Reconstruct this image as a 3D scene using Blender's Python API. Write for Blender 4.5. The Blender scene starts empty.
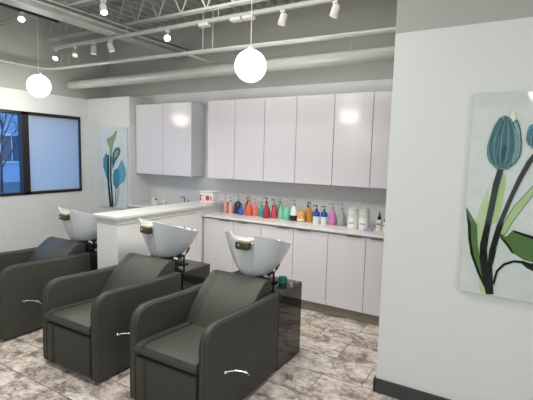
import bpy, bmesh, math, random
from mathutils import Vector, Matrix
random.seed(4)
sc = bpy.context.scene
C = sc.collection
# ------------------------------------------------------------------ camera
YAW, PITCH, ROLL, FPX = math.radians(-30.34), math.radians(6.185), math.radians(1.468), 414.8
fw = Vector((math.sin(YAW)*math.cos(PITCH), math.cos(YAW)*math.cos(PITCH), -math.sin(PITCH)))
r0 = Vector((math.cos(YAW), -math.sin(YAW), 0)); u0 = r0.cross(fw)
rt = r0*math.cos(ROLL)+u0*math.sin(ROLL); up = -r0*math.sin(ROLL)+u0*math.cos(ROLL)
cd = bpy.data.cameras.new('camera'); cam = bpy.data.objects.new('camera', cd); C.objects.link(cam)
cam.matrix_world = Matrix(((rt.x, up.x, -fw.x, 0), (rt.y, up.y, -fw.y, 0), (rt.z, up.z, -fw.z, 1.6), (0, 0, 0, 1)))
cd.sensor_fit = 'HORIZONTAL'; cd.sensor_width = 36; cd.lens = FPX/533*36; cd.clip_start = .02; cd.clip_end = 200
sc.camera = cam
# ------------------------------------------------------------------ world, lights, exposure
w = bpy.data.worlds.new('dusk_sky'); sc.world = w; w.use_nodes = True
bg = w.node_tree.nodes['Background']; bg.inputs[0].default_value = (.20, .47, 1, 1); bg.inputs[1].default_value = 1.9
vs = sc.view_settings; vs.view_transform = 'Standard'; vs.look = 'None'; vs.gamma = 1; vs.use_curve_mapping = False
vs.exposure = 0.62
def area(name, loc, sx, sy, power, col, rot=(0, 0, 0)):
    l = bpy.data.lights.new(name, 'AREA'); l.shape = 'RECTANGLE'; l.size = sx; l.size_y = sy; l.energy = power; l.color = col
    o = bpy.data.objects.new(name, l); C.objects.link(o); o.location = loc; o.rotation_euler = rot
    return o
area('salon_fill_light', (-1.4, -1.3, 3.15), 4.0, 2.0, 22, (1, .985, .95))  # unseen fill lamp added overhead behind the camera
area('basin_fill_light', (-2.3, 1.45, 3.2), 2.6, .8, 46, (1, .985, .95))  # unseen fill lamp added above the frame to light the basin area
area('rear_fill_light', (.9, -2.85, 1.5), 3.6, 2.0, 17, (.88, .95, 1), (math.radians(90), 0, 0))  # added cool fill in front of the rear wall, no shopfront is built
area('right_fill_light', (3.05, -.6, 1.5), 3.0, 1.8, 42, (.86, .94, 1), (0, math.radians(90), 0))  # added cool fill from the right for the half wall, no window there
area('counter_fill_light', (-1.6, 3.0, 3.24), 2.6, .4, 12, (1, .985, .95))  # unseen lamp added to brighten the back cabinets and counter
GLOBE_W, SPOT_W = 11, 16
# ------------------------------------------------------------------ helpers
def srgb(r, g, b):
    f = lambda c: (c/255/12.92 if c/255 <= .04045 else ((c/255+.055)/1.055)**2.4)
    return (f(r), f(g), f(b), 1)
def mat(name, col, rough=.5, metal=0, coat=0, trans=0, emit=0, bump=None, spec=.5, ior=1.45, sss=0):
    m = bpy.data.materials.new(name); m.use_nodes = True
    nt = m.node_tree; b = nt.nodes['Principled BSDF']
    b.inputs['Base Color'].default_value = col; b.inputs['Roughness'].default_value = rough
    b.inputs['Metallic'].default_value = metal; b.inputs['Coat Weight'].default_value = coat
    b.inputs['Coat Roughness'].default_value = .04
    b.inputs['Transmission Weight'].default_value = trans; b.inputs['IOR'].default_value = ior
    b.inputs['Specular IOR Level'].default_value = spec
    if emit: b.inputs['Emission Color'].default_value = col; b.inputs['Emission Strength'].default_value = emit
    # every material carries a faint procedural mottling
    tc = nt.nodes.new('ShaderNodeTexCoord'); nz = nt.nodes.new('ShaderNodeTexNoise')
    sc_, var, bs = bump or (6, .03, 0)
    nz.inputs['Scale'].default_value = sc_; nz.inputs['Detail'].default_value = 4
    nt.links.new(tc.outputs['Object'], nz.inputs['Vector'])
    mx = nt.nodes.new('ShaderNodeMix'); mx.data_type = 'RGBA'
    mx.inputs[6].default_value = tuple(c*(1-var) for c in col[:3])+(1,)
    mx.inputs[7].default_value = tuple(min(1, c*(1+var)) for c in col[:3])+(1,)
    nt.links.new(nz.outputs['Fac'], mx.inputs[0]); nt.links.new(mx.outputs[2], b.inputs['Base Color'])
    if bs:
        bp = nt.nodes.new('ShaderNodeBump'); bp.inputs['Strength'].default_value = bs; bp.inputs['Distance'].default_value = .002
        nt.links.new(nz.outputs['Fac'], bp.inputs['Height']); nt.links.new(bp.outputs[0], b.inputs['Normal'])
    return m
M = {}
M['wall'] = mat('white_wall_paint', (.66, .675, .665, 1), .55, bump=(3, .015, 0))
M['wall_dark'] = mat('grey_upper_paint', (.39, .395, .365, 1), .6, bump=(3, .03, 0))
M['deck'] = mat('grey_deck_paint', (.37, .375, .345, 1), .55, bump=(5, .06, 0))
M['steel'] = mat('grey_painted_steel', (.40, .405, .375, 1), .4, bump=(8, .05, 0))
M['pipe'] = mat('light_grey_pipe_paint', (.41, .415, .385, 1), .26, bump=(8, .04, 0))
M['black'] = mat('black_metal', (.015, .015, .015, 1), .4)
M['frame'] = mat('dark_bronze_frame', (.012, .010, .009, 1), .45)
M['base'] = mat('charcoal_rubber_base', (.045, .048, .05, 1), .5)
M['door'] = mat('gloss_white_laminate', (.68, .655, .685, 1), .14, spec=.35, bump=(2, .01, 0))
M['carcass'] = mat('white_carcass', (.5, .49, .5, 1), .4)
M['cabside'] = mat('matte_grey_lilac_side', (.60, .575, .62, 1), .3)
M['counter'] = mat('white_pink_counter', (.70, .66, .67, 1), .25, bump=(20, .03, 0))
M['kick'] = mat('taupe_toe_kick', (.27, .245, .20, 1), .45)
M['cap'] = mat('cream_white_stone_cap', (.68, .68, .64, 1), .3, bump=(25, .03, 0))
M['trimw'] = mat('white_trim_paint', (.74, .76, .76, 1), .4)
M['vinyl'] = mat('charcoal_olive_vinyl', (.048, .049, .040, 1), .52, bump=(260, .08, .2), spec=.35)
M['vinyl2'] = mat('charcoal_vinyl_panel', (.040, .041, .034, 1), .52, bump=(260, .08, .25), spec=.35)
M['stitch'] = mat('dark_seam', (.02, .02, .017, 1), .6)
M['gloss'] = mat('gloss_black_acrylic', (.006, .006, .006, 1), .05, spec=.9)
M['porcelain'] = mat('white_porcelain', (.66, .69, .71, 1), .12, coat=.5)
M['gel'] = mat('olive_brown_gel', (.06, .055, .035, 1), .25)
M['cream'] = mat('cream_gel_top', (.5, .47, .38, 1), .4)
M['chrome'] = mat('chrome', (.75, .74, .72, 1), .15, metal=1)
M['pull'] = mat('satin_grey_pull', (.22, .22, .22, 1), .35)
M['globe'] = mat('lit_opal_glass', (1, .985, .93, 1), .3, emit=3)
M['lens'] = mat('lit_lens', (1, .97, .92, 1), .3, emit=7)
M['lens_off'] = mat('dim_lens', (.5, .5, .48, 1), .3, emit=.5)
M['head'] = mat('white_spot_housing', (.55, .53, .50, 1), .4)
M['plate'] = mat('white_plastic', (.7, .7, .69, 1), .35)
M['teal'] = mat('teal_glass', (.03, .22, .17, 1), .15)
def obj(name, bm, m, parent=None, smooth=False, loc=None):
    me = bpy.data.meshes.new(name); bmesh.ops.recalc_face_normals(bm, faces=bm.faces[:]); bm.to_mesh(me); bm.free()
    for mm in (m if isinstance(m, (list, tuple)) else [m]): me.materials.append(mm)
    if smooth:
        me.polygons.foreach_set('use_smooth', [True]*len(me.polygons))
        try: me.set_sharp_from_angle(angle=math.radians(38))
        except Exception: pass
    o = bpy.data.objects.new(name, me); C.objects.link(o)
    if parent: o.parent = parent
    if loc: o.location = loc
    return o
def thing(name, label, cat, loc=(0, 0, 0), group=None, rz=0):
    o = bpy.data.objects.new(name, None); C.objects.link(o); o.location = loc; o.rotation_euler = (0, 0, rz)
    o.empty_display_size = .1
    return tag(o, label, cat, group)
def tag(o, label, cat, group=None):
    o['label'] = label; o['category'] = cat
    if group: o['group'] = group
    return o
def struct(name, bm, m, smooth=False):
    o = obj(name, bm, m, None, smooth); o['kind'] = 'structure'; return o
def box(bm, x0, x1, y0, y1, z0, z1, bev=0, mi=0, seg=2):
    r = bmesh.ops.create_cube(bm, size=1)
    vs_ = r['verts']
    for v in vs_: v.co = Vector(((x0+x1)/2+v.co.x*(x1-x0), (y0+y1)/2+v.co.y*(y1-y0), (z0+z1)/2+v.co.z*(z1-z0)))
    fs = set(f for v in vs_ for f in v.link_faces)
    for f in fs: f.material_index = mi
    if bev:
        es = list(set(e for v in vs_ for e in v.link_edges))
        bmesh.ops.bevel(bm, geom=es, offset=bev, segments=seg, profile=.5, affect='EDGES')
    return bm
def BX(*a, **k): return box(bmesh.new(), *a, **k)
def tube(bm, pts, r, n=10, cap=True, mi=0):
    pts = [Vector(p) for p in pts]; rings = []
    rs = r if isinstance(r, (list, tuple)) else [r]*len(pts)
    for i, p in enumerate(pts):
        d = (pts[min(i+1, len(pts)-1)]-pts[max(i-1, 0)]).normalized()
        a = Vector((0, 0, 1)) if abs(d.z) < .9 else Vector((1, 0, 0))
        u = d.cross(a).normalized(); v = d.cross(u)
        rings.append([bm.verts.new(p+(u*math.cos(2*math.pi*k/n)+v*math.sin(2*math.pi*k/n))*rs[i]) for k in range(n)])
    for A, B in zip(rings, rings[1:]):
        for k in range(n):
            f = bm.faces.new((A[k], A[(k+1) % n], B[(k+1) % n], B[k])); f.material_index = mi
    if cap:
        for R_ in (rings[0], rings[-1]): f = bm.faces.new(R_); f.material_index = mi
    return bm
def lathe(bm, prof, c=(0, 0, 0), n=20, sx=1, sy=1, mi=0):
    c = Vector(c); rings = []
    for r, z in prof:
        if r < 1e-5: rings.append([bm.verts.new(c+Vector((0, 0, z)))])
        else: rings.append([bm.verts.new(c+Vector((r*sx*math.cos(2*math.pi*k/n), r*sy*math.sin(2*math.pi*k/n), z))) for k in range(n)])
    for A, B in zip(rings, rings[1:]):
        for k in range(n):
            k2 = (k+1) % n
            if len(A) == 1 and len(B) == 1: continue
            if len(A) == 1: f = bm.faces.new((A[0], B[k], B[k2]))
            elif len(B) == 1: f = bm.faces.new((A[k], A[k2], B[0]))
            else: f = bm.faces.new((A[k], A[k2], B[k2], B[k]))
            f.material_index = mi
    return bm
def prism(bm, prof, x0, x1, mi=0, bev=0, seg=2):   # prof in (y,z), extruded along x
    a = [bm.verts.new((x0, y, z)) for y, z in prof]; b = [bm.verts.new((x1, y, z)) for y, z in prof]
    n = len(prof); fs = [bm.faces.new(a), bm.faces.new(b[::-1])]
    fs += [bm.faces.new((a[i], b[i], b[(i+1) % n], a[(i+1) % n])) for i in range(n)]
    for f in fs: f.material_index = mi
    if bev:
        bmesh.ops.recalc_face_normals(bm, faces=fs)
        es = [e for e in fs[0].edges]+[e for e in fs[1].edges]
        bmesh.ops.bevel(bm, geom=es, offset=bev, segments=seg, profile=.5, affect='EDGES')
    return bm
def poly(bm, pts, y, mi):                    # flat printed shape, pts in (x,z)
    f = bm.faces.new([bm.verts.new((x, y, z)) for x, z in pts]); f.material_index = mi
# ------------------------------------------------------------------ floor: stone-look plank tiles in a running bond
def floor_material():
    m = bpy.data.materials.new('stone_look_tile'); m.use_nodes = True; nt = m.node_tree; b = nt.nodes['Principled BSDF']; L = nt.links.new
    N = nt.nodes.new
    tc = N('ShaderNodeTexCoord'); mp = N('ShaderNodeMapping'); mp.inputs['Location'].default_value = (.2, -.08, 0)
    L(tc.outputs['Object'], mp.inputs['Vector'])
    br = N('ShaderNodeTexBrick'); br.inputs['Scale'].default_value = 1; br.inputs['Brick Width'].default_value = .59
    br.inputs['Row Height'].default_value = .295; br.inputs['Mortar Size'].default_value = 0.003; br.inputs['Mortar Smooth'].default_value = .1
    br.inputs['Color1'].default_value = (0, 0, 0, 1); br.inputs['Color2'].default_value = (1, 1, 1, 1); br.inputs['Mortar'].default_value = (.5, .5, .5, 1)
    br.offset = .5; br.offset_frequency = 2
    L(mp.outputs[0], br.inputs['Vector'])
    # vein noise, stretched along the tile and shifted per tile
    m2 = N('ShaderNodeMapping'); m2.inputs['Scale'].default_value = (1.0, 1.35, 1); L(tc.outputs['Object'], m2.inputs['Vector'])
    ad = N('ShaderNodeVectorMath'); ad.operation = 'MULTIPLY_ADD'; L(br.outputs['Color'], ad.inputs[0]); ad.inputs[1].default_value = (7, 5, 9); L(m2.outputs[0], ad.inputs[2])
    n1 = N('ShaderNodeTexNoise'); n1.inputs['Scale'].default_value = 5.2; n1.inputs['Detail'].default_value = 12; n1.inputs['Roughness'].default_value = .80; n1.inputs['Distortion'].default_value = .25
    L(ad.outputs[0], n1.inputs['Vector'])
    cr = N('ShaderNodeValToRGB'); L(n1.outputs['Fac'], cr.inputs[0]); e = cr.color_ramp.elements
    e[0].position = .36; e[0].color = srgb(98, 84, 76); e[1].position = .66; e[1].color = srgb(240, 236, 224)
    x = e.new(.44); x.color = srgb(146, 132, 121); x = e.new(.50); x.color = srgb(196, 188, 176); x = e.new(.58); x.color = srgb(222, 216, 204)
    n2 = N('ShaderNodeTexNoise'); n2.inputs['Scale'].default_value = 26; n2.inputs['Detail'].default_value = 6; n2.inputs['Roughness'].default_value = .7; L(ad.outputs[0], n2.inputs['Vector'])
    mx = N('ShaderNodeMix'); mx.data_type = 'RGBA'; mx.blend_type = 'OVERLAY'; mx.inputs[0].default_value = .75; L(cr.outputs[0], mx.inputs[6]); L(n2.outputs['Fac'], mx.inputs[7])
    hs = N('ShaderNodeHueSaturation'); hs.inputs['Saturation'].default_value = .75; L(mx.outputs[2], hs.inputs['Color'])
    n3 = N('ShaderNodeTexNoise'); n3.inputs['Scale'].default_value = 1.7; n3.inputs['Detail'].default_value = 3; L(ad.outputs[0], n3.inputs['Vector'])
    tn = N('ShaderNodeMix'); tn.data_type = 'RGBA'; tn.blend_type = 'MULTIPLY'; L(n3.outputs['Fac'], tn.inputs[0]); L(hs.outputs[0], tn.inputs[6]); tn.inputs[7].default_value = (.78, .69, .65, 1)
    mo = N('ShaderNodeMix'); mo.data_type = 'RGBA'; L(br.outputs['Fac'], mo.inputs[0]); L(tn.outputs[2], mo.inputs[6]); mo.inputs[7].default_value = srgb(84, 76, 68)
    L(mo.outputs[2], b.inputs['Base Color']); b.inputs['Roughness'].default_value = .42
    bp = N('ShaderNodeBump'); bp.inputs['Strength'].default_value = .25; bp.inputs['Distance'].default_value = .003; L(n1.outputs['Fac'], bp.inputs['Height']); L(bp.outputs[0], b.inputs['Normal'])
    return m
XL, XR, YB, YF, ZD, ZP = -5.31, 3.2, 4.30, -3.0, 3.30, 2.37     # left, right, back, front walls; deck; paint line
struct('floor', BX(XL-.2, XR+.1, YF-.1, YB+.15, -.1, 0), floor_material())
# ------------------------------------------------------------------ walls, white to the paint line and grey above
WW = [M['wall'], M['wall_dark']]
WY0, WY1, WZ0, WZ1 = 1.92, 3.79, 1.017, 2.067                      # window hole in the left wall
bm = bmesh.new()
box(bm, XL-.18, XL, YF, YB, 0, WZ0); box(bm, XL-.18, XL, YF, YB, WZ1, 2.325); box(bm, XL-.18, XL, YF, YB, 2.325, ZD+.1, mi=1)
box(bm, XL-.18, XL, YF, WY0, WZ0, WZ1); box(bm, XL-.18, XL, WY1, YB, WZ0, WZ1); struct('wall_left', bm, WW)
bm = bmesh.new(); box(bm, XL-.18, XR, YB, YB+.12, 0, 2.392); box(bm, XL-.18, XR, YB, YB+.12, 2.392, ZD+.1, mi=1); struct('wall_back', bm, WW)
bm = bmesh.new(); box(bm, XL, -4.45, 3.917, YB, 0, 2.33); struct('wall_corner', bm, WW)
bm = bmesh.new(); box(bm, -.69, XR, 2.73, 2.86, 0, 2.378); box(bm, -.69, XR, 2.73, 2.86, 2.378, ZD, mi=1); struct('wall_right', bm, WW)
bm = bmesh.new(); box(bm, XR, XR+.1, YF, YB, 0, ZD+.1); struct('wall_far_right', bm, WW)
bm = bmesh.new(); box(bm, XL-.18, XR+.1, YF-.1, YF, 0, ZD+.1); struct('wall_rear', bm, WW)
bm = bmesh.new(); box(bm, -.705, XR, 2.718, 2.7299, 0, .1, .003); box(bm, -.703, -.6901, 2.718, 2.86, 0, .1, .003); struct('baseboard_right', bm, M['base'])
struct('baseboard_left', BX(XL, XL+.012, YF, 3.917, 0, .1, .003), M['base'])
# corrugated steel deck, flutes running front to back
bm = bmesh.new(); P_ = .152; x = XL-.1; pts = []
while x < XR+.1:
    pts += [(x, ZD), (x+.06, ZD), (x+.078, ZD+.05), (x+.134, ZD+.05)]; x += P_
for (xa, za), (xb, zb) in zip(pts, pts[1:]):
    bm.faces.new([bm.verts.new(v) for v in ((xa, YF, za), (xb, YF, zb), (xb, YB, zb), (xa, YB, za))])
bmesh.ops.remove_doubles(bm, verts=bm.verts[:], dist=1e-4)
box(bm, XL-.2, XR+.1, YF-.1, YB+.12, ZD+.08, ZD+.16)
struct('ceiling', bm, M['deck'])
# ------------------------------------------------------------------ window with one clear and one shaded pane
f = bmesh.new(); X0, X1 = XL-.08, XL+.012
for a in ((WY0, WY1, WZ0, WZ0+.036), (WY0, WY1, WZ1-.040, WZ1), (WY0, WY0+.04, WZ0, WZ1), (WY1-.005, WY1, WZ0, WZ1), (2.965, 3.052, WZ0, WZ1)):
    box(f, X0, X1, *a, .003)
wf = struct('window_1', f, M['frame'])
gm = bpy.data.materials.new('clear_glass'); gm.use_nodes = True; nt = gm.node_tree; nt.nodes.clear()
o_ = nt.nodes.new('ShaderNodeOutputMaterial'); mxs = nt.nodes.new('ShaderNodeMixShader'); t_ = nt.nodes.new('ShaderNodeBsdfTransparent'); g_ = nt.nodes.new('ShaderNodeBsdfGlossy')
t_.inputs[0].default_value = (.93, .96, .97, 1); g_.inputs['Roughness'].default_value = .02; mxs.inputs[0].default_value = .05
nt.links.new(t_.outputs[0], mxs.inputs[1]); nt.links.new(g_.outputs[0], mxs.inputs[2]); nt.links.new(mxs.outputs[0], o_.inputs[0])
obj('glass_pane', BX(XL-.05, XL-.042, WY0+.03, 2.97, WZ0+.02, WZ1-.02), gm, wf)
obj('glass_pane', BX(XL-.05, XL-.042, 3.045, WY1-.01, WZ0+.02, WZ1-.02), gm, wf)
sm = bpy.data.materials.new('translucent_shade'); sm.use_nodes = True; nt = sm.node_tree; b = nt.nodes['Principled BSDF']
b.inputs['Base Color'].default_value = (.62, .66, .70, 1); b.inputs['Roughness'].default_value = .7
tr = nt.nodes.new('ShaderNodeBsdfTranslucent'); tr.inputs[0].default_value = (.80, .84, .86, 1); ms = nt.nodes.new('ShaderNodeMixShader'); ms.inputs[0].default_value = .62
nz = nt.nodes.new('ShaderNodeTexWave'); nz.inputs['Scale'].default_value = 40; bp = nt.nodes.new('ShaderNodeBump'); bp.inputs['Strength'].default_value = .05
nt.links.new(nz.outputs['Fac'], bp.inputs['Height']); nt.links.new(bp.outputs[0], b.inputs['Normal'])
nt.links.new(b.outputs[0], ms.inputs[1]); nt.links.new(tr.outputs[0], ms.inputs[2]); nt.links.new(ms.outputs[0], nt.nodes['Material Output'].inputs[0])
rb = thing('roller_shade', 'pale blue lowered roller shade covering the right pane of the window', 'window shade', (XL, 3.41, WZ1))
obj('fabric', BX(-.026, -.023, -.355, .362, -1.02, -.03), sm, rb)
bt = bmesh.new(); tube(bt, [(-.025, -.352, -1.0), (-.025, .36, -1.0)], .007, 8); obj('hem_bar', bt, M['plate'], rb)
# ------------------------------------------------------------------ half wall with moulded cap
HX0, HX1, HY0 = -3.385, -3.105, 2.585
struct('wall_half', BX(HX0, HX1, HY0, YB, 0, .955), mat('white_half_wall_paint', (.76, .76, .73, 1), .5, bump=(3, .015, 0)))
bm = bmesh.new()
box(bm, HX0-.035, HX1+.035, HY0-.04, YB, .972, 1.0, .004)
box(bm, HX0-.022, HX1+.022, HY0-.026, YB, .95, .972, .005); box(bm, HX0-.010, HX1+.010, HY0-.012, YB, .918, .95, .004)
struct('trim_1', bm, [M['cap']])
bm = bmesh.new(); box(bm, HX1, HX1+.012, 3.70, 3.785, .0, .915, .003); box(bm, HX0-.006, HX1+.008, HY0-.010, HY0, 0, .915, .003); struct('trim_2', bm, M['trimw'])
# ------------------------------------------------------------------ cabinets
CY, UY = 3.81, 4.02
def base_unit(xs, label, pulls):
    x0, x1 = xs[0], xs[-1]
    t = thing('base_cabinet', label, 'cabinet', ((x0+x1)/2, CY, 0), 'white base cabinets under the back counter'); ox = (x0+x1)/2
    obj('body', BX(x0-ox+.002, x1-ox-.002, .022, YB-CY-.003, .112, .86), M['carcass'], t)
    obj('toe_kick', BX(x0-ox, x1-ox, .055, .07, .0, .112), M['kick'], t)
    for a, b_, side in zip(xs, xs[1:], pulls):
        d = obj('door', BX(a-ox+.0025, b_-ox-.0025, 0, .019, .112, .845, .002), M['door'], t)
        c = (b_-ox-.12 if side > 0 else a-ox+.12)
        h = bmesh.new(); box(h, c-.075, c+.075, -.010, .012, .8455, .849, .0008); box(h, c-.075, c+.075, -.012, -.008, .839, .849, .0008)
        obj('edge_pull', h, M['pull'], d)
    return t
base_unit([-3.085, -2.655, -2.29], 'white gloss base cabinet against the half wall, below the pink and navy bottles', (1, -1))
base_unit([-2.29, -1.897, -1.513], 'white gloss base cabinet in the middle of the row, below the red and green bottles', (1, -1))
base_unit([-1.513, -1.13, -.72], 'white gloss base cabinet nearest the tulip wall, below the white jars', (1, -1))
def counter(x0, x1, label, name='countertop'):
    return tag(obj(name, BX(x0, x1, CY-.02, YB-.002, .862, .885, .003), M['counter']), label, 'counter')
counter(-3.088, -.70, 'long white countertop carrying the row of coloured bottles')
def upper_unit(xs, label, z0=1.31, z1=2.228):
    x0, x1 = xs[0], xs[-1]; ox = (x0+x1)/2
    t = thing('wall_cabinet', label, 'cabinet', (ox, UY, z0), 'white wall cabinets over the counter'); H = z1-z0
    obj('body', BX(x0-ox+.001, x1-ox-.001, .021, YB-UY-.002, 0, H), M['cabside'], t)
    for a, b_ in zip(xs, xs[1:]):
        obj('door', BX(a-ox+.003, b_-ox-.003, 0, .019, -.004, H, .002), M['door'], t)
    return t
upper_unit([-4.445, -3.947, -3.462], 'white gloss wall cabinet hanging left of the others, above the half wall', 1.31, 2.228)
upper_unit([-3.205, -2.808, -2.404], 'white gloss two-door wall cabinet above the pink, navy and orange bottles')
upper_unit([-2.404, -2.009, -1.582], 'white gloss two-door wall cabinet above the red, green and amber bottles')
upper_unit([-1.582, -1.185, -.79], 'white gloss wall cabinet at the right end, cut off by the tulip wall')
# alcove cabinet and worktop left of the half wall, with a faucet
t = thing('sink_cabinet', 'white sink cabinet in the alcove behind the half wall', 'cabinet', (-3.92, 3.9, 0))
obj('body', BX(-.526, .53, 0, .398, 0, .86), M['carcass'], t)
obj('worktop', BX(-.528, .532, -.02, .398, .86, .885, .003), M['counter'], t)
sk = bmesh.new(); box(sk, -.08, .42, .06, .34, .8852, .890, .002); obj('sink_rim', sk, M['black'], t)
t = thing('faucet', 'small black faucet behind the half wall beside the red and white tub', 'faucet', (-3.70, 4.17, .8903))
fb = bmesh.new(); tube(fb, [(0, 0, 0), (0, 0, .12), (0, -.015, .135), (0, -.045, .135), (0, -.06, .12)], .006, 10); obj('spout', fb, M['black'], t, True)
fb = bmesh.new(); tube(fb, [(.045, 0, 0), (.045, 0, .06), (.07, 0, .09)], .009, 8); obj('handle', fb, M['black'], t, True)
for x, y, h, r, cap_, lb in ((-4.19, 4.1, .10, .028, 'plate', 'short white bottle with a white cap on the sink worktop, nearest the corner'), (-4.10, 4.05, .085, .024, 'black', 'short white bottle with a black cap on the sink worktop'), (-3.99, 4.1, .085, .032, 'plate', 'squat white jar on the sink worktop, nearest the faucet')):
    o = thing('product_bottle', lb, 'bottle', (x, y, .885), 'white bottles on the sink worktop')
    obj('body', lathe(bmesh.new(), [(0, 0), (r, 0), (r, h*.8), (r*.6, h*.88), (0, h*.88)]), M['plate'], o, True)
    obj('cap', lathe(bmesh.new(), [(0, h*.86), (r*.55, h*.86), (r*.5, h*1.1), (0, h*1.1)], n=12), M[cap_], o, True)
# ------------------------------------------------------------------ shampoo chairs with basins
def make_station():
    t = thing('shampoo_chair', '', 'salon chair')
    prof = [(.03, .015), (0, .03), (0, .50), (.006, .545), (.022, .580), (.05, .606), (.09, .621), (.15, .625), (.30, .616), (.50, .605), (.68, .603), (.825, .602), (.845, .592), (.845, .015)]
    for s in (-1, 1):
        a = (.25, .31) if s > 0 else (-.31, -.245)
        arm = obj('arm', prism(bmesh.new(), prof, a[0], a[1], bev=.014, seg=3), M['vinyl'], t, True)
        # piped strip following the front and top edge
        wm = bmesh.new()
        for xx in (a[0]+.012, a[1]-.012):
            tube(wm, [(xx, y-.001 if y < .01 else y, z+(.001 if y > .01 else 0)) for y, z in prof[1:-2]], .0028, 6)
        obj('piping', wm, M['vinyl2'], arm, True)
    # seat
    sp = [(-.012, .36), (-.020, .385), (-.008, .410), (.03, .422), (.25, .408), (.50, .392), (.53, .37), (.53, .345), (.0, .345)]
    st = obj('seat', prism(bmesh.new(), sp, -.245, .248, bev=.012, seg=3), M['vinyl'], t, True)
    sm_ = bmesh.new(); tube(sm_, [(-.17, -.0205, .385), (-.17, -.008, .4115), (-.17, .03, .4235), (-.17, .25, .4095), (-.17, .45, .3975)], .0025, 5)
    tube(sm_, [(-.183, -.0205, .385), (-.183, -.008, .4115), (-.183, .03, .4235), (-.183, .25, .4095), (-.183, .45, .3975)], .002, 5)
    obj('seam', sm_, M['stitch'], st, True)
    # footrest panel
    fr = obj('footrest', BX(-.238, .242, -.012, .06, .045, .333, .012, seg=3), M['vinyl2'], t, True)
    sm_ = bmesh.new(); tube(sm_, [(-.15, -.0125, .05), (-.15, -.0125, .328)], .0022, 5); tube(sm_, [(-.165, -.0125, .05), (-.165, -.0125, .328)], .0022, 5); obj('seam', sm_, M['stitch'], fr, True)
    obj('base_frame', BX(-.238, .238, .065, .83, .02, .34), M['black'], t)
    # backrest, gently curved
    bp_ = [(.435, .375), (.475, .44), (.53, .520), (.60, .595), (.67, .652), (.735, .695), (.765, .706), (.80, .702), (.835, .68), (.835, .60), (.80, .55), (.72, .50), (.60, .38), (.55, .345)]
    bk = obj('backrest', prism(bmesh.new(), bp_, -.243, .247, bev=.013, seg=3), M['vinyl'], t, True)
    sm_ = bmesh.new()
    for xx in (-.185, -.160): tube(sm_, [(xx, y+.0008, z-.0008) for y, z in bp_[0:7]], .0030, 5)
    obj('seam', sm_, M['stitch'], bk, True)
    # recline lever on the right side
    lv = bmesh.new(); lathe(lv, [(0, -.011), (.009, -.007), (.012, 0), (.009, .007), (0, .011)], n=12)
    for v in lv.verts: v.co = Vector((v.co.z+.322, v.co.x+.17, v.co.y+.31))
    tube(lv, [(.322, .17, .31), (.345, .185, .318), (.375, .21, .318), (.405, .235, .31), (.425, .25, .30)], .0042, 8)
    tube(lv, [(.418, .235, .325), (.424, .25, .302), (.43, .265, .282)], .0045, 8)
    obj('lever', lv, M['chrome'], t, True)
    # gloss black plumbing box
    gb = obj('plumbing_box', BX(-.306, .306, .848, 1.232, .0, .590, .003), M['gloss'], t)
    gv = bmesh.new(); box(gv, -.307, .307, .850, 1.233, .560, .5635); obj('seam', gv, M['black'], gb)
    # basin shell
    bm = bmesh.new(); NA, NR = 120, 16
    def smooth(a, b_, x): x = max(0, min(1, (x-a)/(b_-a))); return x*x*(3-2*x)
    rim = []
    for k in range(NA):
        th = 2*math.pi*k/NA; sx_, cy_ = math.sin(th), -math.cos(th)           # th=0 faces the chair
        q = abs((th+math.pi) % (2*math.pi)-math.pi)
        ex_, ey_ = .246, (.24 if cy_ < 0 else .275); n_e = 2.6
        rr = 1/((abs(sx_)/ex_)**n_e+(abs(cy_)/ey_)**n_e)**(1/n_e)
        px_, py_ = rr*sx_, rr*cy_
        hgt = 1.022-.140*smooth(.10, 2.75, q)
        notch = (1-smooth(.070, .116, abs(px_))) if cy_ < 0 else 0
        hgt = hgt+(.935-hgt)*notch
        rim.append(Vector((px_, 1.03+py_+.035*notch, hgt)))
    bot = [Vector((.078*math.sin(2*math.pi*k/NA), 1.015-.115*math.cos(2*math.pi*k/NA), .660)) for k in range(NA)]
    rings = []
    for j in range(NR+1):
        u = j/NR; w_ = u**.74; h_ = u**1.35
        rings.append([bm.verts.new(Vector((bot[k].x+(rim[k].x-bot[k].x)*w_, bot[k].y+(rim[k].y-bot[k].y)*w_, bot[k].z+(rim[k].z-bot[k].z)*h_))) for k in range(NA)])
    inner = []
    for j in range(NR, -1, -1):
        u = j/NR; w_ = u**.80*.955; h_ = u**1.25
        inner.append([bm.verts.new(Vector((rings[j][k].co.x*.945, 1.02+(rings[j][k].co.y-1.02)*.94, rings[j][k].co.z+(.014 if j < NR else .004)*(1-u*.9)))) for k in range(NA)])
    allr = rings+inner
    for A, B in zip(allr, allr[1:]):
        for k in range(NA): bm.faces.new((A[k], A[(k+1) % NA], B[(k+1) % NA], B[k]))
    bm.faces.new(allr[0]); bm.faces.new(allr[-1])
    bn = obj('basin', bm, M['porcelain'], t, True)
    # neck rest cushion sitting in the notch
    nb = bmesh.new()
    box(nb, -.044, .074, .768, .828, .896, .956, .014, 0, 3)
    nr = obj('neck_rest', nb, [M['gel']], t, True)
    nb = bmesh.new(); box(nb, -.048, .080, .774, .845, .950, .972, .009, 0, 2); obj('pad', nb, M['cream'], nr, True)
    sb = bmesh.new(); lathe(sb, [(0, -.004), (.008, -.003), (.010, 0), (.008, .003), (0, .004)], n=12)
    for v in sb.verts: v.co = Vector((v.co.x-.006, .766+v.co.z, .930+v.co.y))
    obj('stud', sb, M['chrome'], nr, True)
    # tilting stand below the bowl
    sb = bmesh.new(); lathe(sb, [(0, .59), (.11, .59), (.11, .605), (.06, .62), (.055, .652), (.10, .664), (0, .664)], (0, 1.05, 0)); box(sb, -.16, .16, .93, .97, .59, .66, .004)
    obj('tilt_stand', sb, M['black'], t, True)
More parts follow.
